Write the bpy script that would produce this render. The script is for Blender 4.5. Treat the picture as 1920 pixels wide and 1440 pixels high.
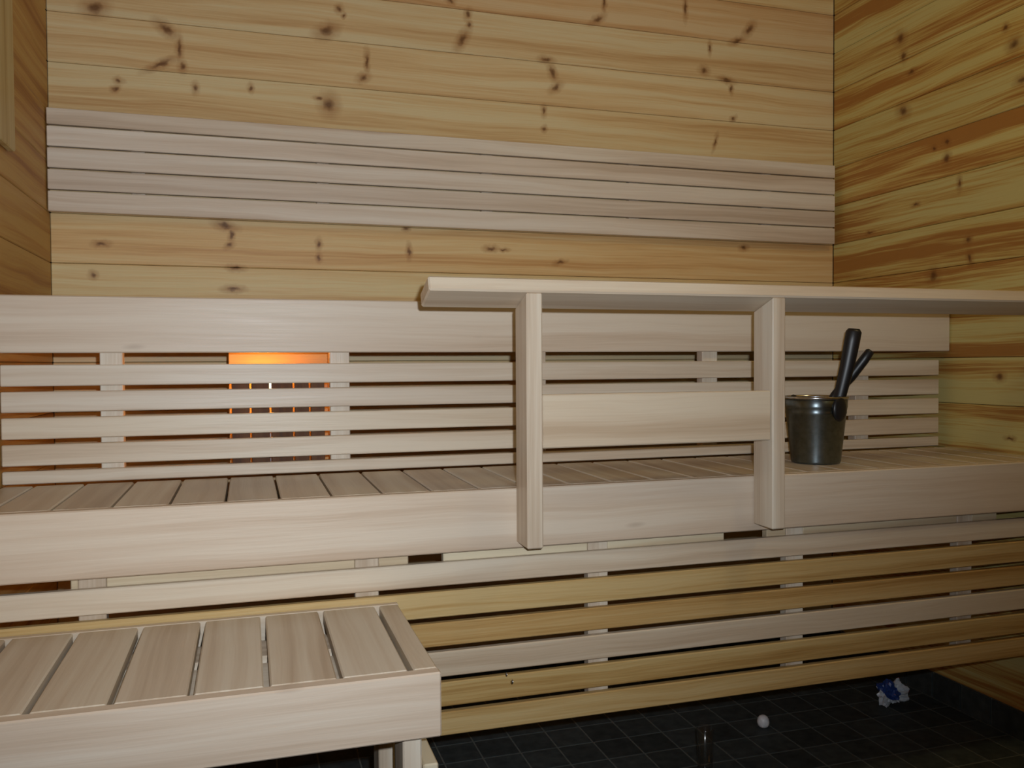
import bpy, bmesh, math, random
from mathutils import Vector, Matrix, noise

random.seed(7)
scene = bpy.context.scene
C = scene.collection
for o in list(bpy.data.objects):
    bpy.data.objects.remove(o)

# ------------------------------------------------------------------ camera
EYE = 1.25                      # lens height above the floor
F_PX = 1600.64                  # focal length in pixels of the 1920 px wide frame
yaw, pitch, roll = math.radians(17.204), math.radians(-1.413), math.radians(-0.338)
fw = Vector((math.sin(yaw)*math.cos(pitch), math.cos(yaw)*math.cos(pitch), math.sin(pitch)))
rt0 = Vector((math.cos(yaw), -math.sin(yaw), 0))
up0 = rt0.cross(fw)
rt = rt0*math.cos(roll) + up0*math.sin(roll)
up = up0*math.cos(roll) - rt0*math.sin(roll)
cam_d = bpy.data.cameras.new('camera')
cam = bpy.data.objects.new('camera', cam_d)
C.objects.link(cam)
cam_d.sensor_fit = 'HORIZONTAL'
cam_d.sensor_width = 36.0
cam_d.lens = 36.0*F_PX/1920.0
cam_d.clip_start = 0.02
cam.matrix_world = Matrix(((rt.x, up.x, -fw.x, 0), (rt.y, up.y, -fw.y, 0), (rt.z, up.z, -fw.z, EYE), (0, 0, 0, 1)))
scene.camera = cam

# ------------------------------------------------------------------ world, lights, exposure
w = bpy.data.worlds.new('world')
scene.world = w
w.use_nodes = True
w.node_tree.nodes['Background'].inputs[0].default_value = (0.8, 0.75, 0.65, 1)
w.node_tree.nodes['Background'].inputs[1].default_value = 0.05

# the camera's built-in flash: a small bright window up and to the right of the lens
fl_d = bpy.data.lights.new('camera_flash', 'SPOT')
fl = bpy.data.objects.new('camera_flash', fl_d)
C.objects.link(fl)
fl_d.energy = 124
fl_d.color = (0.93, 1.0, 1.07)
fl_d.shadow_soft_size = 0.012
fl_d.spot_size = math.radians(114)
fl_d.spot_blend = 1.0
fl_aim = (fw - rt*0.19 + up*0.19).normalized()
fl.location = Vector((0, 0, EYE)) + rt*0.045 + up*0.056 + fw*0.01
fl.rotation_euler = fl_aim.to_track_quat('-Z', 'Y').to_euler()

# unseen ceiling lamp, inferred and added to lift the right wall (invented fixture below)
CL = Vector((1.92, 1.00, 2.76))
cl_d = bpy.data.lights.new('added_ceiling_light', 'POINT')
cl = bpy.data.objects.new('added_ceiling_light', cl_d)
C.objects.link(cl)
cl.location = CL
cl_d.energy = 13.5
cl_d.color = (1.0, 0.88, 0.50)
cl_d.shadow_soft_size = 0.09

scene.view_settings.view_transform = 'Standard'
scene.view_settings.look = 'None'
scene.view_settings.gamma = 1.0
scene.view_settings.use_curve_mapping = False
scene.view_settings.exposure = 0.0

# ------------------------------------------------------------------ plan of the room (metres, camera over x = 0, y = 0)
Y_WALL = 3.112
X_L, X_R = -0.608, 2.414
Y_FRONT = -1.2
CEIL = 2.95
Y_TOP, Y_MID, Y_SKIRT, Y_LOW = 2.466, 2.013, 2.033, 1.538
def Z(r):                       # height given relative to the lens
    return EYE + r
COLS = [-0.338 + 0.6*i for i in range(5)]      # studs every 60 cm

def at(px, py, axis, val):      # a point of the photograph on a plane of the room
    v = fw + rt*((px-960)/F_PX) - up*((py-720)/F_PX)
    base = (0, 0, EYE)
    t = (val - base[axis])/v[axis]
    return Vector((0, 0, EYE)) + v*t

# ------------------------------------------------------------------ materials
def lin(r, g, b):
    f = lambda c: ((c/255+0.055)/1.055)**2.4 if c > 10 else c/255/12.92
    return (f(r), f(g), f(b), 1)

class NT:
    def __init__(s, name):
        s.m = bpy.data.materials.new(name)
        s.m.use_nodes = True
        s.t = s.m.node_tree
        s.t.nodes.clear()
        s.out = s.n('ShaderNodeOutputMaterial')
        s.b = s.n('ShaderNodeBsdfPrincipled')
        s.l(s.b.outputs[0], s.out.inputs[0])
    def n(s, typ, **kw):
        x = s.t.nodes.new(typ)
        for k, v in kw.items():
            if k.startswith('i_'):
                x.inputs[int(k[2:])].default_value = v
            else:
                setattr(x, k, v)
        return x
    def l(s, a, b):
        s.t.links.new(a, b)
    def math(s, op, a, b=None, c=None, clamp=False):
        x = s.n('ShaderNodeMath', operation=op, use_clamp=clamp)
        for i, v in enumerate((a, b, c)):
            if v is None: continue
            if isinstance(v, (int, float)): x.inputs[i].default_value = v
            else: s.l(v, x.inputs[i])
        return x.outputs[0]
    def vmath(s, op, a, b=None):
        x = s.n('ShaderNodeVectorMath', operation=op)
        for i, v in enumerate((a, b)):
            if v is None: continue
            if isinstance(v, tuple): x.inputs[i].default_value = v
            else: s.l(v, x.inputs[i])
        return x.outputs['Value'] if op == 'LENGTH' else x.outputs[0]
    def mix(s, fac, a, b, blend='MIX'):
        x = s.n('ShaderNodeMix', data_type='RGBA', blend_type=blend)
        for sock, v in ((x.inputs[0], fac), (x.inputs[6], a), (x.inputs[7], b)):
            if isinstance(v, (int, float, tuple)): sock.default_value = v
            else: s.l(v, sock)
        return x.outputs[2]
    def noise(s, vec, scale, detail=3.0, rough=0.55, dist=0.0):
        x = s.n('ShaderNodeTexNoise')
        s.l(vec, x.inputs['Vector'])
        x.inputs['Scale'].default_value = scale
        x.inputs['Detail'].default_value = detail
        x.inputs['Roughness'].default_value = rough
        x.inputs['Distortion'].default_value = dist
        return x.outputs[0]
    def ramp(s, fac, stops):
        x = s.n('ShaderNodeValToRGB')
        e = x.color_ramp.elements
        while len(e) < len(stops): e.new(0.5)
        for el, (p, c) in zip(e, stops):
            el.position = p
            el.color = c
        s.l(fac, x.inputs[0])
        return x.outputs[0]

def wood(name, dark, mid, pale, band=9.0, fine=0.22, rough=0.5, knots=None, knot_axes='XZ', bump=0.12, stray=0.0, spec=0.35, stops=(0.30, 0.47, 0.62)):
    """Boards run along their own local X; obj.color tints each board."""
    k = NT(name)
    tc = k.n('ShaderNodeTexCoord')
    info = k.n('ShaderNodeObjectInfo')
    off = k.n('ShaderNodeCombineXYZ')
    k.l(k.math('MULTIPLY', info.outputs['Random'], 37.0), off.inputs[0])
    k.l(k.math('MULTIPLY', info.outputs['Random'], 91.0), off.inputs[1])
    k.l(k.math('MULTIPLY', info.outputs['Random'], 53.0), off.inputs[2])
    co = k.vmath('ADD', tc.outputs['Object'], off.outputs[0])
    # slow waver of the grain
    wv = k.noise(k.vmath('MULTIPLY', co, (0.9, 3.0, 3.0)), 1.6, 2.0)
    wvv = k.n('ShaderNodeCombineXYZ')
    k.l(k.math('MULTIPLY', k.math('SUBTRACT', wv, 0.5), 0.055), wvv.inputs[1])
    co2 = k.vmath('ADD', co, wvv.outputs[0])
    bands = k.noise(k.vmath('MULTIPLY', co2, (0.22, band*1.5, band*1.5)), 2.0, 3.0, 0.55)
    lines = k.noise(k.vmath('MULTIPLY', co2, (1.3, 70.0, 70.0)), 2.2, 2.0, 0.6)
    fibre = k.noise(k.vmath('MULTIPLY', co, (7.0, 200.0, 200.0)), 1.0, 1.0, 0.6)
    val = k.math('ADD', bands, k.math('MULTIPLY', k.math('SUBTRACT', lines, 0.5), fine*1.6))
    val = k.math('ADD', val, k.math('MULTIPLY', k.math('SUBTRACT', fibre, 0.5), fine*0.5))
    col = k.ramp(val, [(stops[0], dark), (stops[1], mid), (stops[2], pale)])
    col = k.mix(1.0, col, info.outputs['Color'], 'MULTIPLY')
    if stray:
        v = k.n('ShaderNodeTexVoronoi')
        k.l(k.vmath('MULTIPLY', co2, (2.1, 9.0, 0.0)), v.inputs['Vector'])
        v.inputs['Scale'].default_value = 1.0
        sm = k.math('MULTIPLY', k.math('SUBTRACT', stray, v.outputs['Distance'], clamp=True), 7.0, clamp=True)
        col = k.mix(k.math('MULTIPLY', sm, 0.7), col, lin(92, 56, 24))
    if knots:
        geo = k.n('ShaderNodeNewGeometry')
        sp = k.n('ShaderNodeSeparateXYZ')
        k.l(geo.outputs['Position'], sp.inputs[0])
        cb = k.n('ShaderNodeCombineXYZ')
        k.l(sp.outputs['XYZ'.index(knot_axes[0])], cb.inputs[0])
        k.l(sp.outputs['XYZ'.index(knot_axes[1])], cb.inputs[1])
        jit = k.n('ShaderNodeTexNoise')
        k.l(cb.outputs[0], jit.inputs['Vector'])
        jit.inputs['Scale'].default_value = 45.0
        jv = k.vmath('MULTIPLY', k.vmath('SUBTRACT', jit.outputs['Color'], (0.5, 0.5, 0.5)), (0.018, 0.018, 0.0))
        uv = k.vmath('ADD', cb.outputs[0], jv)
        dist = None
        for (u, v_, a, b, ang) in knots:
            mp = k.n('ShaderNodeMapping', vector_type='TEXTURE')
            k.l(uv, mp.inputs[0])
            mp.inputs[1].default_value = (u, v_, 0)
            mp.inputs[2].default_value = (0, 0, ang)
            mp.inputs[3].default_value = (a, b, 1)
            ln = k.vmath('LENGTH', mp.outputs[0])
            dist = ln if dist is None else k.math('MINIMUM', dist, ln)
        halo = k.n('ShaderNodeMapRange', i_1=2.6, i_2=0.7, i_3=0.0, i_4=0.6)
        k.l(dist, halo.inputs[0])
        col = k.mix(halo.outputs[0], col, lin(150, 98, 48))
        core = k.n('ShaderNodeMapRange', i_1=1.1, i_2=0.3, i_3=0.0, i_4=0.75)
        k.l(dist, core.inputs[0])
        col = k.mix(core.outputs[0], col, lin(88, 50, 22))
    k.l(col, k.b.inputs['Base Color'])
    rr = k.math('ADD', k.math('MULTIPLY', lines, 0.25), rough-0.12)
    k.l(rr, k.b.inputs['Roughness'])
    k.b.inputs['Specular IOR Level'].default_value = spec
    bp = k.n('ShaderNodeBump')
    bp.inputs['Strength'].default_value = bump
    bp.inputs['Distance'].default_value = 0.004
    k.l(fibre, bp.inputs['Height'])
    k.l(bp.outputs[0], k.b.inputs['Normal'])
    return k.m

def knot_list(pts, axis, val, uvax):
    out = []
    for (px, py, wpx, hpx, ang) in pts:
        p = at(px, py, axis, val)
        s = (p - Vector((0, 0, EYE))).dot(fw)/F_PX
        out.append((p['xyz'.index(uvax[0].lower())], p['xyz'.index(uvax[1].lower())], wpx*s*0.42, hpx*s*0.42, math.radians(ang)))
    return out

back_knots = knot_list([
    (178, 14, 34, 26, 20), (312, 55, 34, 16, -35), (336, 92, 10, 40, 0), (302, 120, 48, 11, 30), (342, 125, 11, 16, 0),
    (222, 151, 13, 9, 0), (217, 166, 14, 10, 30), (366, 165, 10, 16, 0), (470, 165, 8, 14, 0), (636, 16, 12, 12, 0),
    (644, 29, 7, 7, 0), (612, 58, 34, 20, 25), (688, 116, 8, 34, 0), (681, 146, 20, 13, 35), (877, 27, 10, 16, -20),
    (880, 46, 9, 12, 0), (867, 74, 14, 36, -30), (600, 184, 16, 7, 0), (617, 196, 26, 30, 0), (845, 2, 14, 8, 0),
    (1133, 3, 7, 32, 0), (1121, 36, 26, 10, 35), (1285, 14, 7, 34, 0), (1405, 55, 12, 26, -40), (1383, 76, 26, 9, 25),
    (1331, 90, 6, 18, 0), (1320, 132, 16, 13, 0), (1024, 112, 22, 10, 0), (1036, 136, 12, 26, 20), (1042, 164, 22, 12, 40),
    (1020, 208, 8, 16, 0), (1020, 242, 9, 10, 0), (1362, 150, 26, 9, -10), (1371, 166, 7, 16, 0), (1375, 222, 12, 7, 35),
    (1341, 266, 6, 24, -15), (422, 423, 32, 13, -15), (434, 440, 9, 20, 0), (430, 460, 15, 9, 40), (190, 457, 22, 10, 0),
    (598, 458, 9, 16, 0), (598, 484, 9, 13, 0), (442, 503, 24, 10, 0), (175, 516, 12, 12, 0), (438, 542, 30, 10, 0),
    (762, 428, 11, 9, 0), (767, 472, 8, 22, 0), (920, 466, 20, 9, 0), (944, 468, 16, 6, 0), (1395, 465, 14, 9, 0),
    (1050, 492, 20, 7, 10)], 1, Y_WALL, 'XZ')
right_knots = knot_list([
    (1688, 72, 22, 20, 20), (1694, 105, 14, 18, 0), (1709, 134, 18, 8, 0), (1694, 208, 26, 18, 30), (1902, 82, 26, 22, 0),
    (1886, 52, 12, 12, 0), (1917, 150, 26, 14, 0), (1775, 266, 15, 11, 20), (1775, 297, 15, 18, 0), (1752, 278, 9, 9, 0),
    (1799, 344, 10, 20, 0), (1717, 383, 16, 7, 0), (1631, 436, 18, 6, 0), (1816, 449, 14, 14, 0), (1818, 484, 11, 22, -10),
    (1750, 517, 24, 24, 0), (1874, 706, 18, 14, 0), (1894, 822, 18, 6, 0)], 0, X_R, 'YZ')

M = {}
PINE = (lin(198, 162, 112), lin(216, 190, 142), lin(222, 206, 164))
def near(knots, a, b):          # the knots that lie in one course of planks
    return [q for q in knots if a-0.05 < q[1] < b+0.05]
def pine_back(a, b):
    return wood('pine_back_wall', *PINE, band=7.0, rough=0.5, knots=near(back_knots, a, b), knot_axes='XZ')
def pine_right(a, b):
    return wood('pine_right_wall', lin(176, 124, 60), lin(208, 178, 102), lin(216, 202, 132), band=3.6, rough=0.55, knots=near(right_knots, a, b), knot_axes='YZ', stops=(0.40, 0.50, 0.58))
M['pine'] = wood('pine_boards', lin(166, 118, 62), lin(194, 154, 90), lin(206, 174, 112), band=7.0, rough=0.55)
M['aspen'] = wood('aspen_boards', lin(191, 172, 151), lin(204, 188, 169), lin(213, 201, 184), band=5.0, fine=0.16, rough=0.42, bump=0.08, stray=0.075)
M['aspen_plain'] = wood('aspen_slats', lin(184, 164, 141), lin(204, 188, 167), lin(216, 205, 187), band=6.0, fine=0.13, rough=0.40, bump=0.08)
M['alder'] = wood('skirt_slats', lin(178, 146, 96), lin(202, 176, 128), lin(212, 192, 150), band=7.0, fine=0.28, rough=0.48)
M['shaded_lath'] = wood('shaded_laths', lin(70, 42, 24), lin(90, 56, 32), lin(104, 68, 40), band=6.0, rough=0.7)  # dark colour stands in for the shade on the backlit laths

def plain(name, col, rough=0.5, metal=0.0, spec=0.5):
    k = NT(name)
    tc = k.n('ShaderNodeTexCoord')
    nz = k.noise(tc.outputs['Object'], 60.0, 3.0)
    c2 = tuple(min(1, x*1.18) for x in col[:3]) + (1,)
    c1 = tuple(x*0.85 for x in col[:3]) + (1,)
    k.l(k.ramp(nz, [(0.3, c1), (0.7, c2)]), k.b.inputs['Base Color'])
    k.b.inputs['Roughness'].default_value = rough
    k.b.inputs['Metallic'].default_value = metal
    k.b.inputs['Specular IOR Level'].default_value = spec
    return k.m
def tile_mat():
    k = NT('slate_tile')
    tc = k.n('ShaderNodeTexCoord')
    info = k.n('ShaderNodeObjectInfo')
    off = k.n('ShaderNodeCombineXYZ')
    k.l(k.math('MULTIPLY', info.outputs['Random'], 40.0), off.inputs[0])
    nz = k.noise(k.vmath('ADD', tc.outputs['Object'], off.outputs[0]), 24.0, 5.0, 0.6)
    col = k.ramp(nz, [(0.3, lin(50, 57, 58)), (0.7, lin(74, 82, 82))])
    g = k.math('ADD', k.math('MULTIPLY', info.outputs['Random'], 0.4), 0.8)
    gc = k.n('ShaderNodeCombineColor')
    for i in range(3): k.l(g, gc.inputs[i])
    k.l(k.mix(1.0, col, gc.outputs[0], 'MULTIPLY'), k.b.inputs['Base Color'])
    k.b.inputs['Roughness'].default_value = 0.6
    k.b.inputs['Specular IOR Level'].default_value = 0.3
    bp = k.n('ShaderNodeBump')
    bp.inputs['Strength'].default_value = 0.2
    bp.inputs['Distance'].default_value = 0.003
    k.l(nz, bp.inputs['Height'])
    k.l(bp.outputs[0], k.b.inputs['Normal'])
    return k.m
M['tile'] = tile_mat()
M['grout'] = plain('grout', lin(112, 116, 110), 0.9, spec=0.2)
M['backing'] = plain('wall_backing', lin(60, 44, 28), 0.9, spec=0.1)
M['steel'] = plain('brushed_dark_steel', lin(118, 128, 132), 0.36, 1.0)
_k = M['steel'].node_tree
_p = [x for x in _k.nodes if x.type == 'BSDF_PRINCIPLED'][0]
_p.inputs['Anisotropic'].default_value = 0.7
_p.inputs['Anisotropic Rotation'].default_value = 0.25
_tn = _k.nodes.new('ShaderNodeTangent')
_tn.direction_type = 'RADIAL'
_tn.axis = 'Z'
_k.links.new(_tn.outputs[0], _p.inputs['Tangent'])
M['rim'] = plain('bright_steel_rim', lin(190, 192, 196), 0.22, 1.0)
M['black'] = plain('black_plastic', lin(24, 24, 26), 0.38)
M['screw'] = plain('screw_steel', lin(150, 150, 150), 0.35, 1.0)
M['white'] = plain('white_plastic', lin(235, 236, 240), 0.4)

# ------------------------------------------------------------------ mesh helpers
def obj(name, me, mat=None, parent=None, mw=None):
    if isinstance(me, bmesh.types.BMesh):
        d = bpy.data.meshes.new(name)
        me.normal_update()
        me.to_mesh(d)
        me.free()
        me = d
    if mat is not None and not me.materials:
        me.materials.append(mat)
    o = bpy.data.objects.new(name, me)
    C.objects.link(o)
    if mw is not None:
        o.matrix_world = mw
    if parent is not None:
        o.parent = parent
        o.matrix_parent_inverse = parent_inv(parent)
    return o
def parent_inv(p):
    return (Matrix.Translation(p.location)).inverted() if p.parent is None else p.matrix_parent_inverse.copy()
def empty(name, loc=(0, 0, 0)):
    o = bpy.data.objects.new(name, None)
    C.objects.link(o)
    o.location = loc
    o.empty_display_size = 0.1
    return o
def tag(o, label=None, cat=None, group=None, kind=None):
    if label: o['label'] = label
    if cat: o['category'] = cat
    if group: o['group'] = group
    if kind: o['kind'] = kind
    return o

AX = {'X':  ((1, 0, 0), (0, 0, 1), (0, -1, 0)),     # length, width, face
      'XH': ((1, 0, 0), (0, 1, 0), (0, 0, 1)),
      'YV': ((0, 1, 0), (0, 0, 1), (1, 0, 0)),
      'YH': ((0, 1, 0), (-1, 0, 0), (0, 0, 1)),
      'ZV': ((0, 0, 1), (1, 0, 0), (0, 1, 0))}
cache = {}
def board_mesh(L, W, T, bev, mat, name):
    key = (round(L, 4), round(W, 4), round(T, 4), bev, mat.name)
    if key not in cache:
        bm = bmesh.new()
        bmesh.ops.create_cube(bm, size=1.0)
        bmesh.ops.scale(bm, vec=(L, W, T), verts=bm.verts)
        if bev:
            bmesh.ops.bevel(bm, geom=list(bm.edges), offset=min(bev, T*0.35), segments=1, affect='EDGES', profile=0.5)
        d = bpy.data.meshes.new(name)
        bm.to_mesh(d)
        bm.free()
        d.materials.append(mat)
        cache[key] = d
    return cache[key]
def board(name, x0, x1, y0, y1, z0, z1, axis, mat, parent=None, bev=0.003, tint=(1, 1, 1)):
    """A wooden board filling the given box, its grain along the given axis."""
    c = Vector(((x0+x1)/2, (y0+y1)/2, (z0+z1)/2))
    size = Vector((x1-x0, y1-y0, z1-z0))
    cols = [Vector(v) for v in AX[axis]]
    dims = [abs(size.dot(v)) for v in cols]
    me = board_mesh(*dims, bev, mat, name)
    mw = Matrix.Identity(4)
    for j in range(3):
        for i in range(3):
            mw[i][j] = cols[j][i]
    mw.translation = c
    o = obj(name, me, None, parent, mw)
    o.color = (tint[0], tint[1], tint[2], 1)
    return o
def box_bm(bm, x0, x1, y0, y1, z0, z1):
    r = bmesh.ops.create_cube(bm, size=1.0)
    bmesh.ops.scale(bm, vec=(x1-x0, y1-y0, z1-z0), verts=r['verts'])
    bmesh.ops.translate(bm, vec=((x0+x1)/2, (y0+y1)/2, (z0+z1)/2), verts=r['verts'])
def lathe(profile, seg=32):
    bm = bmesh.new()
    rings = []
    for r, z in profile:
        if r < 1e-6:
            rings.append([bm.verts.new((0, 0, z))])
        else:
            rings.append([bm.verts.new((r*math.cos(2*math.pi*i/seg), r*math.sin(2*math.pi*i/seg), z)) for i in range(seg)])
    for a, b in zip(rings, rings[1:]):
        for i in range(seg):
            j = (i+1) % seg
            if len(a) == 1 and len(b) == 1: continue
            if len(a) == 1: bm.faces.new((a[0], b[i], b[j]))
            elif len(b) == 1: bm.faces.new((a[i], a[j], b[0]))
            else: bm.faces.new((a[i], a[j], b[j], b[i]))
    bmesh.ops.recalc_face_normals(bm, faces=bm.faces)
    for f in bm.faces: f.smooth = True
    return bm
def tube(path, sizes, flat=(1, 1), seg=12):
    """Elliptical tube along a path; sizes are radii, flat scales the two cross axes."""
    bm = bmesh.new()
    rings = []
    for i, p in enumerate(path):
        p = Vector(p)
        d = (Vector(path[min(i+1, len(path)-1)]) - Vector(path[max(i-1, 0)])).normalized()
        a = d.cross(Vector(VIEW)).normalized()
        b = d.cross(a).normalized()
        rings.append([bm.verts.new(p + a*(math.cos(2*math.pi*k/seg)*sizes[i]*flat[0]) + b*(math.sin(2*math.pi*k/seg)*sizes[i]*flat[1])) for k in range(seg)])
    for r0, r1 in zip(rings, rings[1:]):
        for k in range(seg):
            bm.faces.new((r0[k], r0[(k+1) % seg], r1[(k+1) % seg], r1[k]))
    bm.faces.new(rings[0][::-1])
    bm.faces.new(rings[-1])
    bmesh.ops.recalc_face_normals(bm, faces=bm.faces)
    for f in bm.faces: f.smooth = True
    return bm
VIEW = (0.602, 0.799, 0.0)

def jit(base, amt, warm=0.0):
    g = base*(1 + random.uniform(-amt, amt))
    h = random.uniform(-warm, warm)
    return (g*(1+h*0.4), g, g*(1-h))

# ------------------------------------------------------------------ walls, ceiling, floor
SEAMS = [0.095] + [Z(0.336) + 0.163*n for n in range(-8, 9)]
SEAMS = [s for s in SEAMS if s < CEIL-0.05] + [CEIL-0.002]
SEAMS.sort()
PT = 0.015     # plank thickness
def wall(name, x0, x1, y0, y1, axis, mat, face, tints=None, amt=0.10):
    # backing slab behind, one plank per course in front of it
    bm = bmesh.new()
    if axis == 'X':
        s = 1 if face > 0 else -1
        ya, yb = (y0+PT, y0+PT+0.03) if s > 0 else (y0-PT-0.03, y0-PT)
        box_bm(bm, x0-0.05, x1+0.05, ya, yb, 0.0, CEIL)
    else:
        s = 1 if face > 0 else -1
        xa, xb = (x0+PT, x0+PT+0.03) if s > 0 else (x0-PT-0.03, x0-PT)
        box_bm(bm, xa, xb, y0-0.0, y1+0.0, 0.0, CEIL)
    wl = obj(name, bm, M['backing'])
    tag(wl, kind='structure')
    for i, (a, b) in enumerate(zip(SEAMS, SEAMS[1:])):
        pm = mat(a, b) if callable(mat) else mat
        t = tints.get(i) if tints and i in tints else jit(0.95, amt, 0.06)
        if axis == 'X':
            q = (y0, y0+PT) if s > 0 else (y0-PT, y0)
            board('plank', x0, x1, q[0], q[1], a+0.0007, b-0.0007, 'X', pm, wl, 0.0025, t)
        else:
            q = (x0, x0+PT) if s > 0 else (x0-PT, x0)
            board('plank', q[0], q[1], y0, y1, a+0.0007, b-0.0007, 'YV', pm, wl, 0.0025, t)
    return wl
# plank index of the course that starts at Z(0.336): used for the tones seen in the photograph
i0 = min(range(len(SEAMS)), key=lambda i: abs(SEAMS[i]-Z(0.336)))
back_t = {i0-1: (1.0, .97, .88), i0: (1.0, .89, .76), i0+1: (1, .96, .9), i0+2: (1, .96, .9), i0+3: (.96, .93, .88),
          i0+4: (.98, .95, .92), i0+5: (.95, .93, .92), i0+6: (.92, .82, .78)}
wall('wall_back', X_L, X_R, Y_WALL, Y_WALL, 'X', pine_back, 1, back_t)
wall('wall_right', X_R, X_R, Y_FRONT, Y_WALL-0.0005, 'YV', pine_right, 1, None, 0.07)
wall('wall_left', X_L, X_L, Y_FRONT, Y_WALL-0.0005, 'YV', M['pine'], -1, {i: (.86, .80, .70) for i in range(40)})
wall('wall_front', X_L, X_R, Y_FRONT, Y_FRONT, 'X', M['pine'], -1)

bm = bmesh.new()
box_bm(bm, X_L-0.05, X_R+0.05, Y_FRONT-0.05, Y_WALL+0.05, CEIL+0.015, CEIL+0.05)
ceil = tag(obj('ceiling', bm, M['backing']), kind='structure')
n = 26
for i in range(n):
    a = Y_FRONT + (Y_WALL-Y_FRONT)*i/n
    b = Y_FRONT + (Y_WALL-Y_FRONT)*(i+1)/n
    board('plank', X_L, X_R, a+0.0007, b-0.0007, CEIL, CEIL+0.015, 'XH', M['pine'], ceil, 0.0025, jit(0.95, 0.08, 0.05))

# floor: grout bed and small dark tiles
bm = bmesh.new()
box_bm(bm, X_L-0.05, X_R+0.05, Y_FRONT-0.05, Y_WALL+0.05, -0.06, -0.0015)
floor = tag(obj('floor', bm, M['grout']), kind='structure')
P = 0.125
tile_me = board_mesh(P-0.005, P-0.005, 0.008, 0.0012, M['tile'], 'tile')
rest = bmesh.new()
nx0 = math.ceil((X_L-2.072)/P)
ny0 = math.ceil((Y_FRONT-2.205)/P)
for iy in range(ny0, 40):
    for ix in range(nx0, 40):
        cx, cy = 2.072+(ix+0.5)*P, 2.205+(iy+0.5)*P
        xa, xb, ya, yb = cx-P/2+0.0025, min(cx+P/2-0.0025, X_R-0.007), cy-P/2+0.0025, min(cy+P/2-0.0025, Y_WALL-0.007)
        if xb-xa < 0.01 or yb-ya < 0.01: continue
        part = xb < cx+P/2-0.003 or yb < cy+P/2-0.003
        if part and cy > 1.7 and cx > 1.5:
            board('tile', xa, xb, ya, yb, -0.008, 0.0, 'XH', M['tile'], floor, 0.0012)
            continue
        if part: continue
        v = Vector((cx, cy, -EYE))
        d = v.dot(fw)
        px, py = (960+F_PX*v.dot(rt)/d, 720-F_PX*v.dot(up)/d) if d > 0.1 else (-999, 0)
        if 560 < px < 2040 and 1150 < py < 1560 and cy > 1.7:
            obj('tile', tile_me, None, floor, Matrix.Translation((cx, cy, -0.004)))
        else:
            g = bmesh.ops.create_cube(rest, size=1.0)
            bmesh.ops.scale(rest, vec=(P-0.005, P-0.005, 0.008), verts=g['verts'])
            bmesh.ops.translate(rest, vec=(cx, cy, -0.004), verts=g['verts'])
tag(obj('tile_field', rest, M['tile'], floor), kind='stuff')

# dark tile base along the foot of the walls
def base_row(name, axis, a0, a1, first, fixed, sgn):
    bm = bmesh.new()
    e = 0.003
    q = sorted((fixed+sgn*0.012, fixed+sgn*0.001))
    if axis == 'Y': box_bm(bm, q[0], q[1], a0, a1, 0.0, 0.094)
    else: box_bm(bm, a0, a1, q[0], q[1], 0.0, 0.094)
    root = tag(obj(name, bm, M['grout']), kind='structure')
    k = math.floor((a0-first)/0.13)
    while True:
        s, t = first+k*0.13, first+(k+1)*0.13
        k += 1
        if s >= a1-0.02: break
        s, t = max(s, a0)+e, min(t, a1)-e
        if t-s < 0.01: continue
        q = sorted((fixed-sgn*0.005, fixed+sgn*0.004))
        if axis == 'Y': board('tile', q[0], q[1], s, t, 0.002, 0.0935, 'YV', M['tile'], root, 0.001)
        else: board('tile', s, t, q[0], q[1], 0.002, 0.0935, 'X', M['tile'], root, 0.001)
base_row('baseboard_right', 'Y', Y_FRONT, Y_WALL-0.01, 2.276, X_R, 1)
base_row('baseboard_back', 'X', X_L+0.01, X_R-0.01, 2.3, Y_WALL, 1)
base_row('baseboard_left', 'Y', Y_FRONT, Y_WALL-0.01, 2.276, X_L, -1)

# pale vertical board on the left wall
tr = board('trim_1', X_L, X_L+0.02, 2.30, 2.600, Z(0.575), CEIL-0.005, 'ZV', M['alder'], None, 0.003, (.86, .88, .78))
tag(tr, 'pale upright board on the left wall near the frame edge', kind='structure')

# invented fixture for the added light: turned wooden base and open wooden ribs
cf = tag(empty('unseen_ceiling_lamp', (CL.x, CL.y, CEIL)), 'unseen round ceiling lamp with pale wooden base, added overhead out of view', 'lamp')
obj('base', lathe([(0, 0.0), (0.10, 0.0), (0.105, -0.01), (0.10, -0.035), (0.06, -0.05), (0.03, -0.055), (0, -0.055)], 32), M['pine'], cf, Matrix.Translation((CL.x, CL.y, CEIL)))
for q in range(8):
    a = 2*math.pi*q/8
    pth = [(CL.x+math.cos(a)*rr, CL.y+math.sin(a)*rr, CEIL+zz) for rr, zz in ((0.09, -0.03), (0.135, -0.12), (0.14, -0.20), (0.11, -0.29), (0.06, -0.33))]
    obj('rib', tube(pth, [0.005]*5, seg=8), M['pine'], cf)

# ------------------------------------------------------------------ slatted backrest on the back wall
br = tag(empty('wall_backrest', (1.0, Y_WALL, Z(0.496))), 'greyish slatted backrest of narrow boards fixed along the back wall', 'backrest')
gz = [0.496, 0.564, 0.633, 0.702, 0.771, 0.826]
for i, (a, b) in enumerate(zip(gz, gz[1:])):
    board('slat', X_L+0.004, X_R-0.03, 3.062, 3.082, Z(a)+(0.0028 if i else 0), Z(b)-(0.0028 if i < 4 else 0), 'X', M['aspen_plain'], br, 0.002, tuple(u*v for u, v in zip(jit(1.13, 0.04, 0.02), (1.0, 1.02, 1.07))))  # flash sheen put into the lighter, cooler tint
for x in COLS:
    board('batten', x-0.022, x+0.022, 3.082, Y_WALL-0.001, Z(0.50), Z(0.82), 'ZV', M['aspen_plain'], br, 0.002)

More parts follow.
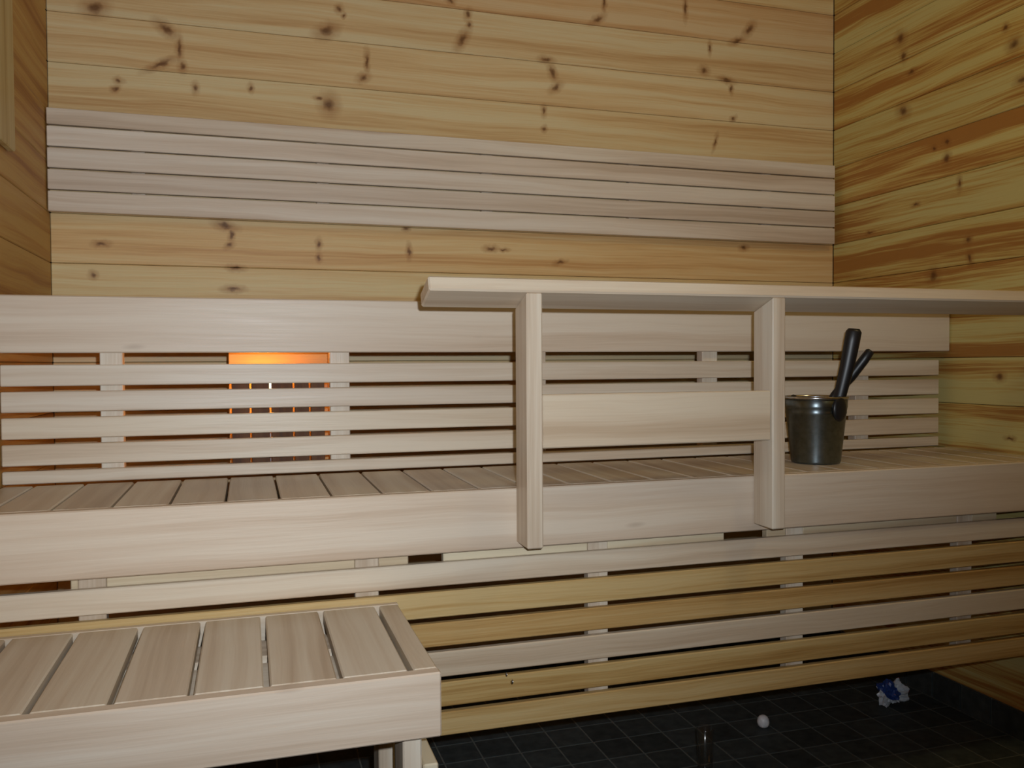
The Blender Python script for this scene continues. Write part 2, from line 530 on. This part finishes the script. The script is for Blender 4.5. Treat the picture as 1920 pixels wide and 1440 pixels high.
# ------------------------------------------------------------------ upper bench with slatted front
ub = tag(empty('upper_bench', (1.0, Y_TOP+0.3, Z(-0.30))), 'top sauna bench with wide grey fascia and slatted front glowing from a lamp', 'bench')
board('fascia', X_L+0.003, 2.411, Y_TOP, Y_TOP+0.028, Z(0.033), Z(0.182), 'X', M['aspen'], ub, 0.003)
s_edges = [(-0.053, 0.002), (-0.121, -0.067), (-0.190, -0.135), (-0.259, -0.204), (-0.306, -0.273)]
for a, b in s_edges:
    board('skirt_slat', X_L+0.003, 2.368, Y_TOP+0.004, Y_TOP+0.024, Z(a), Z(b), 'X', M['aspen_plain'], ub, 0.0025, jit(0.97, 0.03, 0.03))
for x in [COLS[0]-0.009+0.6*i for i in range(5)]:
    board('batten', x-0.028, x+0.028, Y_TOP+0.024, Y_TOP+0.062, Z(-0.306), Z(0.150), 'ZV', M['aspen_plain'], ub, 0.002)
x = X_L+0.004
while x < X_R-0.05:
    board('seat_slat', x, min(x+0.108, X_R-0.003), Y_TOP+0.030, 3.055, Z(0.154), Z(0.182), 'YH', M['aspen_plain'], ub, 0.003, jit(0.96, 0.04, 0.03))
    x += 0.1168
for y in (2.56, 3.02):
    board('bearer', X_L+0.002, X_R-0.002, y-0.022, y+0.022, Z(0.095), Z(0.153), 'X', M['alder'], ub, 0.003)

# ------------------------------------------------------------------ middle bench with slatted front
mb = tag(empty('middle_bench', (1.0, Y_MID+0.2, Z(-0.915))), 'middle sauna bench with long bare fascia above a six-slat front', 'bench')
MZ = -0.311
board('fascia', X_L+0.003, X_R-0.003, Y_MID, Y_MID+0.028, Z(-0.460), Z(MZ), 'X', M['aspen'], mb, 0.003, (1.0, .97, .94))
gaps = [-0.530+0.1195*i for i in range(0, 30)]
prev = X_L+0.004
for g in gaps + [X_R]:
    end = min(g-0.003, X_R-0.003)
    if end-prev > 0.02:
        board('seat_slat', prev, end, Y_MID+0.029, Y_TOP+0.003, Z(MZ-0.030), Z(MZ), 'YH', M['aspen_plain'], mb, 0.003, jit(0.92, 0.05, 0.03))
    prev = g+0.003
    if prev > X_R-0.03: break
for y in (2.10, 2.40):
    board('bearer', X_L+0.002, X_R-0.002, y-0.02, y+0.02, Z(MZ-0.095), Z(MZ-0.031), 'X', M['alder'], mb, 0.003)
k_edges = [(-0.544, -0.487), (-0.621, -0.558), (-0.693, -0.635), (-0.769, -0.707), (-0.843, -0.783), (-0.915, -0.857)]
k_tint = [(1, .97, .93), (.88, .80, .64), (.84, .72, .54), (.96, .92, .86), (.86, .78, .60), (.90, .82, .66)]
k_mat = ['aspen_plain', 'alder', 'alder', 'aspen_plain', 'alder', 'alder']
for (a, b), t, mm in zip(k_edges, k_tint, k_mat):
    board('skirt_slat', X_L+0.003, X_R-0.003, Y_SKIRT, Y_SKIRT+0.020, Z(a), Z(b), 'X', M[mm], mb, 0.0025, t)
for x in [-0.332+0.6*i for i in range(5)]:
    board('batten', x-0.028, x+0.028, Y_SKIRT+0.020, Y_SKIRT+0.050, Z(-0.915), Z(-0.43), 'ZV', M['aspen_plain'], mb, 0.002)
for a, b in ((-0.375, 0.369), (0.456, 1.243), (1.378, 2.193)):
    # pale rail pieces seen through the slot under the fascia, cut around the studs
    xs = [a]
    for x in [-0.332+0.6*i for i in range(5)]:
        if a < x-0.028 and x+0.028 < b: xs += [x-0.0285, x+0.0285]
        elif a < x+0.028 < b: xs[0] = x+0.0285
        elif a < x-0.028 < b: b = x-0.0285
    xs.append(b)
    for p, q in zip(xs[0::2], xs[1::2]):
        board('slot_rail', p, q, Y_SKIRT+0.022, Y_SKIRT+0.046, Z(-0.52), Z(-0.435), 'X', M['aspen_plain'], mb, 0.002, (1.0, .98, .86))

# ------------------------------------------------------------------ low step bench
LZ = -0.572
X_LR = 0.336
lb = tag(empty('low_bench', (-0.1, 1.75, 0.0)), 'low step bench with spaced cross slats in the near left corner', 'bench')
board('fascia', X_L+0.003, X_LR, Y_LOW, Y_LOW+0.028, Z(-0.693), Z(LZ), 'X', M['aspen'], lb, 0.003, (1.0, .98, .97))
lg = [-0.486, -0.358, -0.230, -0.102, 0.026, 0.154, 0.284]
prev = X_L+0.004
for g in lg + [X_LR+0.004]:
    board('seat_slat', prev, g-0.0055, Y_LOW+0.029, Y_SKIRT-0.024, Z(LZ-0.028), Z(LZ), 'YH', M['aspen_plain'], lb, 0.003, jit(0.92, 0.04, 0.03))
    prev = g+0.0055
board('rear_board', X_L+0.004, X_LR, Y_SKIRT-0.022, Y_SKIRT-0.003, Z(LZ-0.060), Z(LZ), 'X', M['aspen_plain'], lb, 0.002)
for y in (Y_LOW+0.053, Y_SKIRT-0.07):
    board('bearer', X_L+0.002, X_LR-0.004, y-0.02, y+0.02, Z(LZ-0.086), Z(LZ-0.0465), 'X', M['aspen_plain'], lb, 0.003)
for y0, y1 in ((Y_LOW+0.031, Y_LOW+0.24), (Y_LOW+0.28, Y_LOW+0.38)):
    board('under_board', X_L+0.004, X_LR-0.004, y0, y1, Z(LZ-0.046), Z(LZ-0.0285), 'XH', M['aspen_plain'], lb, 0.002, (1.1, 1.1, 1.1))
for y0, y1 in ((1.568, 1.66), (1.885, 1.965)):
    board('leg', 0.268, 0.304, y0, y1, 0.0, Z(LZ-0.087), 'ZV', M['aspen_plain'], lb, 0.003)
board('stretcher', 0.305, 0.334, 1.56, 1.97, Z(-0.815), Z(-0.752), 'YV', M['aspen_plain'], lb, 0.003, (.95, .95, .86))
board('stretcher', 0.305, 0.334, 1.60, 1.97, 0.0, 0.05, 'YV', M['aspen_plain'], lb, 0.003)

# ------------------------------------------------------------------ handrail on the middle bench: two posts, sloped cap, cross board
gr = tag(empty('handrail', (0.98, 1.97, Z(-0.45))), 'wooden handrail with sloped cap on two posts in front of the middle bench', 'handrail')
YF, YB = 1.922, 2.0115
ZF, ZB = 0.167, 0.134         # post tops, front and back
def post(x0, x1, zb):
    # local X is up so that the grain follows the post
    hx = (x1-x0)/2
    bm = bmesh.new()
    d = YB-YF
    pr = [(0, 0), (ZF-zb, 0), (ZB-zb, d), (0, d)]          # (up, depth)
    va = [bm.verts.new((u, -hx, v)) for u, v in pr]
    vb = [bm.verts.new((u, hx, v)) for u, v in pr]
    bm.faces.new(va[::-1]); bm.faces.new(vb)
    for i in range(4):
        j = (i+1) % 4
        bm.faces.new((va[i], va[j], vb[j], vb[i]))
    bmesh.ops.recalc_face_normals(bm, faces=bm.faces)
    bmesh.ops.bevel(bm, geom=list(bm.edges), offset=0.003, segments=1, affect='EDGES', profile=0.5)
    mw = Matrix(((0, 1, 0, (x0+x1)/2), (0, 0, 1, YF), (1, 0, 0, Z(zb)), (0, 0, 0, 1)))
    p = obj('post', bm, M['aspen_plain'], gr, mw)
    # two screws near the foot
    for z in (zb+0.035, zb+0.085):
        s = lathe([(0, 0.002), (0.003, 0.002), (0.005, 0.0005), (0.005, -0.001)], 10)
        obj('screw', s, M['screw'], p, Matrix.Translation(((x0+x1)/2, YF, Z(z))) @ Matrix.Rotation(math.radians(90), 4, 'X'))
    return p
post(0.632, 0.672, -0.445)
post(1.306, 1.345, -0.440)
ang = math.atan2(ZB-ZF, YB-YF)
Lr = X_R-0.004-0.398
me = board_mesh(Lr, 0.100, 0.036, 0.004, M['aspen'], 'cap_rail')
cy, cz = (YF+YB)/2+0.0005, (ZF+ZB)/2
nrm = Vector((0, -math.sin(ang), math.cos(ang)))
mw = Matrix.Translation(Vector((0.398+Lr/2, cy, Z(cz))) + nrm*0.0185) @ Matrix.Rotation(ang, 4, 'X')
rail = obj('cap_rail', me, None, gr, mw)
rail.color = (1.0, .98, .93, 1)
board('cross_board', 0.673, 1.305, 1.928, 1.956, Z(-0.206), Z(-0.076), 'X', M['aspen'], gr, 0.003, (.96, .92, .84))

# ------------------------------------------------------------------ lamp under the upper bench
LX, LY = 0.087, 2.665
lamp = tag(empty('bench_lamp', (LX, LY, Z(-0.30))), 'warm orange lamp behind laths toned dark for shade under the upper bench', 'lamp')
k = NT('bulb_glow')
em = k.n('ShaderNodeEmission')
em.inputs[0].default_value = (1.0, 0.42, 0.10, 1)
em.inputs[1].default_value = 60.0
k.l(em.outputs[0], k.out.inputs[0])
bulb = lathe([(0, 0.030), (0.012, 0.028), (0.024, 0.018), (0.030, 0.0), (0.028, -0.014), (0.018, -0.034), (0.013, -0.048), (0, -0.050)], 20)
obj('bulb', bulb, k.m, lamp, Matrix.Translation((LX-0.045, LY-0.05, Z(-0.055))))
obj('socket', lathe([(0, -0.049), (0.015, -0.049), (0.017, -0.055), (0.017, -0.095), (0.024, -0.105), (0.024, -0.245), (0, -0.245)], 20), M['white'], lamp, Matrix.Translation((LX-0.045, LY-0.05, Z(-0.055))))
board('back_plate', LX-0.142, LX+0.165, LY+0.055, LY+0.070, Z(-0.30), Z(0.085), 'X', M['pine'], lamp, 0.002, (.75, .62, .5))
ed = [-0.046, 0.007, 0.061, 0.125, 0.170, 0.214]
for a, b in zip(ed, ed[1:]):
    board('lath', a+0.0025, b-0.0025, 2.516, 2.526, Z(-0.30), Z(-0.006), 'ZV', M['shaded_lath'], lamp, 0.0015)
for z in (-0.292, -0.018):
    board('lath_rail', -0.045, 0.213, 2.527, 2.539, Z(z-0.008), Z(z+0.008), 'X', M['shaded_lath'], lamp, 0.001)
board('foot_board', LX-0.13, LX+0.126, 2.527, LY+0.054, Z(-0.312), Z(-0.301), 'XH', M['shaded_lath'], lamp, 0.001)

# ------------------------------------------------------------------ bucket and its utensils on the middle bench
BC = Vector((1.664, 2.224, Z(MZ)))
RT = Vector((0.799, -0.602, 0))
VW = Vector(VIEW)
bk = tag(empty('water_bucket', BC), 'dark steel water bucket standing on the middle bench beside a post', 'bucket')
H = 0.204
prof = [(0, 0.004), (0.062, 0.004), (0.066, 0.0), (0.071, 0.002), (0.073, 0.008), (0.0878, 0.150), (0.0890, 0.151), (0.0896, 0.158), (0.0892, 0.160),
        (0.0908, 0.170), (0.0918, 0.171), (0.092, 0.178), (0.0915, 0.180), (0.0925, 0.198), (0.0905, 0.198), (0.0880, 0.170), (0.0870, 0.160), (0.0715, 0.012), (0, 0.012)]
obj('body', lathe(prof, 48), M['steel'], bk, Matrix.Translation(BC))
rim = [(0.0905, 0.197), (0.0945, 0.196), (0.0965, 0.199), (0.0960, 0.203), (0.0935, 0.2045), (0.0905, 0.203), (0.0905, 0.197)]
obj('rim', lathe(rim, 48), M['rim'], bk, Matrix.Translation(BC))
for sg in (1, -1):
    # black lugs of the handle, on two opposite sides
    c = BC + RT*(0.067*sg) - VW*(0.062*sg) + Vector((0, 0, 0.168))
    bm = bmesh.new()
    bmesh.ops.create_uvsphere(bm, u_segments=16, v_segments=10, radius=1.0)
    for f in bm.faces: f.smooth = True
    d = (RT*0.067*sg - VW*0.062*sg).normalized()
    tg = Vector((-d.y, d.x, 0))
    mw = Matrix(((d.x*0.010, tg.x*0.028, 0, c.x), (d.y*0.010, tg.y*0.028, 0, c.y), (0, 0, 0.038, c.z), (0, 0, 0, 1)))
    bmesh.ops.transform(bm, matrix=mw, verts=bm.verts)
    obj('lug', bm, M['black'], bk)

def P3(off, z, depth=0.0):
    return BC + RT*off + VW*depth + Vector((0, 0, z-BC.z))
ld_ = tag(empty('ladle', P3(0.03, Z(MZ)+0.012, -0.01)), 'long thick black ladle handle standing up out of the steel bucket', 'ladle')
path = [P3(0.030, 0.985, -0.012), P3(0.054, 1.08, -0.012), P3(0.069, 1.145, -0.012), P3(0.089, 1.235, -0.012), P3(0.102, 1.308, -0.012), P3(0.107, 1.338, -0.012), P3(0.108, 1.347, -0.012)]
obj('handle', tube(path, [0.012, 0.014, 0.018, 0.021, 0.0225, 0.0225, 0.016], (1.0, 0.6)), M['black'], ld_)
bowl = lathe([(0, 0.0), (0.020, 0.003), (0.032, 0.016), (0.035, 0.034), (0.033, 0.034), (0.030, 0.017), (0.018, 0.006), (0, 0.004)], 24)
obj('bowl', bowl, M['steel'], ld_, Matrix.Translation(P3(0.012, Z(MZ)+0.0135, -0.012)))
dp = tag(empty('dipper', P3(-0.02, Z(MZ)+0.014, 0.03)), 'short dark handle leaning out of the bucket behind the tall ladle', 'dipper')
path = [P3(-0.002, 1.03, 0.040), P3(0.030, 1.10, 0.040), P3(0.054, 1.145, 0.039), P3(0.102, 1.203, 0.034), P3(0.138, 1.254, 0.030), P3(0.154, 1.278, 0.029), P3(0.157, 1.282, 0.029)]
obj('handle', tube(path, [0.009, 0.010, 0.012, 0.015, 0.015, 0.013, 0.008], (1.0, 0.7)), M['black'], dp)
bowl = lathe([(0, 0.0), (0.016, 0.002), (0.026, 0.014), (0.029, 0.045), (0.027, 0.045), (0.024, 0.016), (0.014, 0.005), (0, 0.003)], 20)
obj('scoop', bowl, M['black'], dp, Matrix.Translation(P3(-0.010, 0.990, 0.038)))

# ------------------------------------------------------------------ small things on the floor under the bench
k = NT('printed_wrapper')
tc = k.n('ShaderNodeTexCoord')
v = k.n('ShaderNodeTexVoronoi')
k.l(tc.outputs['Object'], v.inputs['Vector'])
v.inputs['Scale'].default_value = 26.0
sp = k.n('ShaderNodeSeparateColor')
k.l(v.outputs['Color'], sp.inputs[0])
cr = k.n('ShaderNodeValToRGB')
cr.color_ramp.interpolation = 'CONSTANT'
e = cr.color_ramp.elements
e[0].position, e[0].color = 0.0, lin(205, 215, 225)
e[1].position, e[1].color = 0.45, lin(40, 70, 140)
for p_, c_ in ((0.68, lin(225, 205, 205)), (0.86, lin(150, 180, 200)), (0.95, lin(170, 70, 60))):
    x = e.new(p_); x.color = c_
k.l(sp.outputs[0], cr.inputs[0])
k.l(cr.outputs[0], k.b.inputs['Base Color'])
k.b.inputs['Roughness'].default_value = 0.3
bm = bmesh.new()
bmesh.ops.create_icosphere(bm, subdivisions=4, radius=1.0)
for vv in bm.verts:
    p_ = vv.co.copy()
    r_ = 0.72 + 0.55*noise.noise(p_*1.7+Vector((3, 1, 5))) + 0.35*abs(noise.noise(p_*4.1)) 
    vv.co = Vector((p_.x*r_*0.062, p_.y*r_*0.045, p_.z*r_*0.058))
zmin = min(vv.co.z for vv in bm.verts)
for vv in bm.verts: vv.co.z -= zmin
wr = obj('crumpled_wrapper', bm, k.m, None, Matrix.Translation((2.21, 2.52, 0.0)))
tag(wr, 'crumpled white and blue wrapper on the dark floor under the bench', 'wrapper')

cap = lathe([(0, 0.0), (0.012, 0.0), (0.018, 0.006), (0.0205, 0.014), (0.0205, 0.020), (0.019, 0.028), (0.014, 0.036), (0.007, 0.040), (0, 0.041)], 24)
cp = obj('plastic_cap', cap, M['white'], None, Matrix.Translation((1.67, 2.51, 0.0)))
tag(cp, 'small round white cap lying on the dark floor tiles', 'cap')

k = NT('thin_clear_glass')
trn = k.n('ShaderNodeBsdfTransparent')
trn.inputs[0].default_value = (0.97, 0.98, 0.975, 1)
gls = k.n('ShaderNodeBsdfGlossy')
gls.inputs['Roughness'].default_value = 0.12
tc = k.n('ShaderNodeTexCoord')
fr = k.n('ShaderNodeLayerWeight')
sm = k.math('ADD', k.math('ADD', k.math('MULTIPLY', k.math('POWER', fr.outputs['Facing'], 3.0), 0.5), 0.04), k.math('MULTIPLY', k.noise(tc.outputs['Object'], 30.0), 0.06))
mx = k.n('ShaderNodeMixShader')
k.l(sm, mx.inputs[0]); k.l(trn.outputs[0], mx.inputs[1]); k.l(gls.outputs[0], mx.inputs[2])
k.l(mx.outputs[0], k.out.inputs[0])
tb = lathe([(0, 0.0), (0.021, 0.0), (0.023, 0.003), (0.027, 0.128), (0.026, 0.130), (0.025, 0.128), (0.021, 0.012), (0, 0.010)], 24)
tm = obj('tumbler', tb, k.m, None, Matrix.Translation((1.325, 2.30, 0.0)))
tag(tm, 'dim slim glass tumbler standing on the dark floor tiles beside the white cap', 'glass')
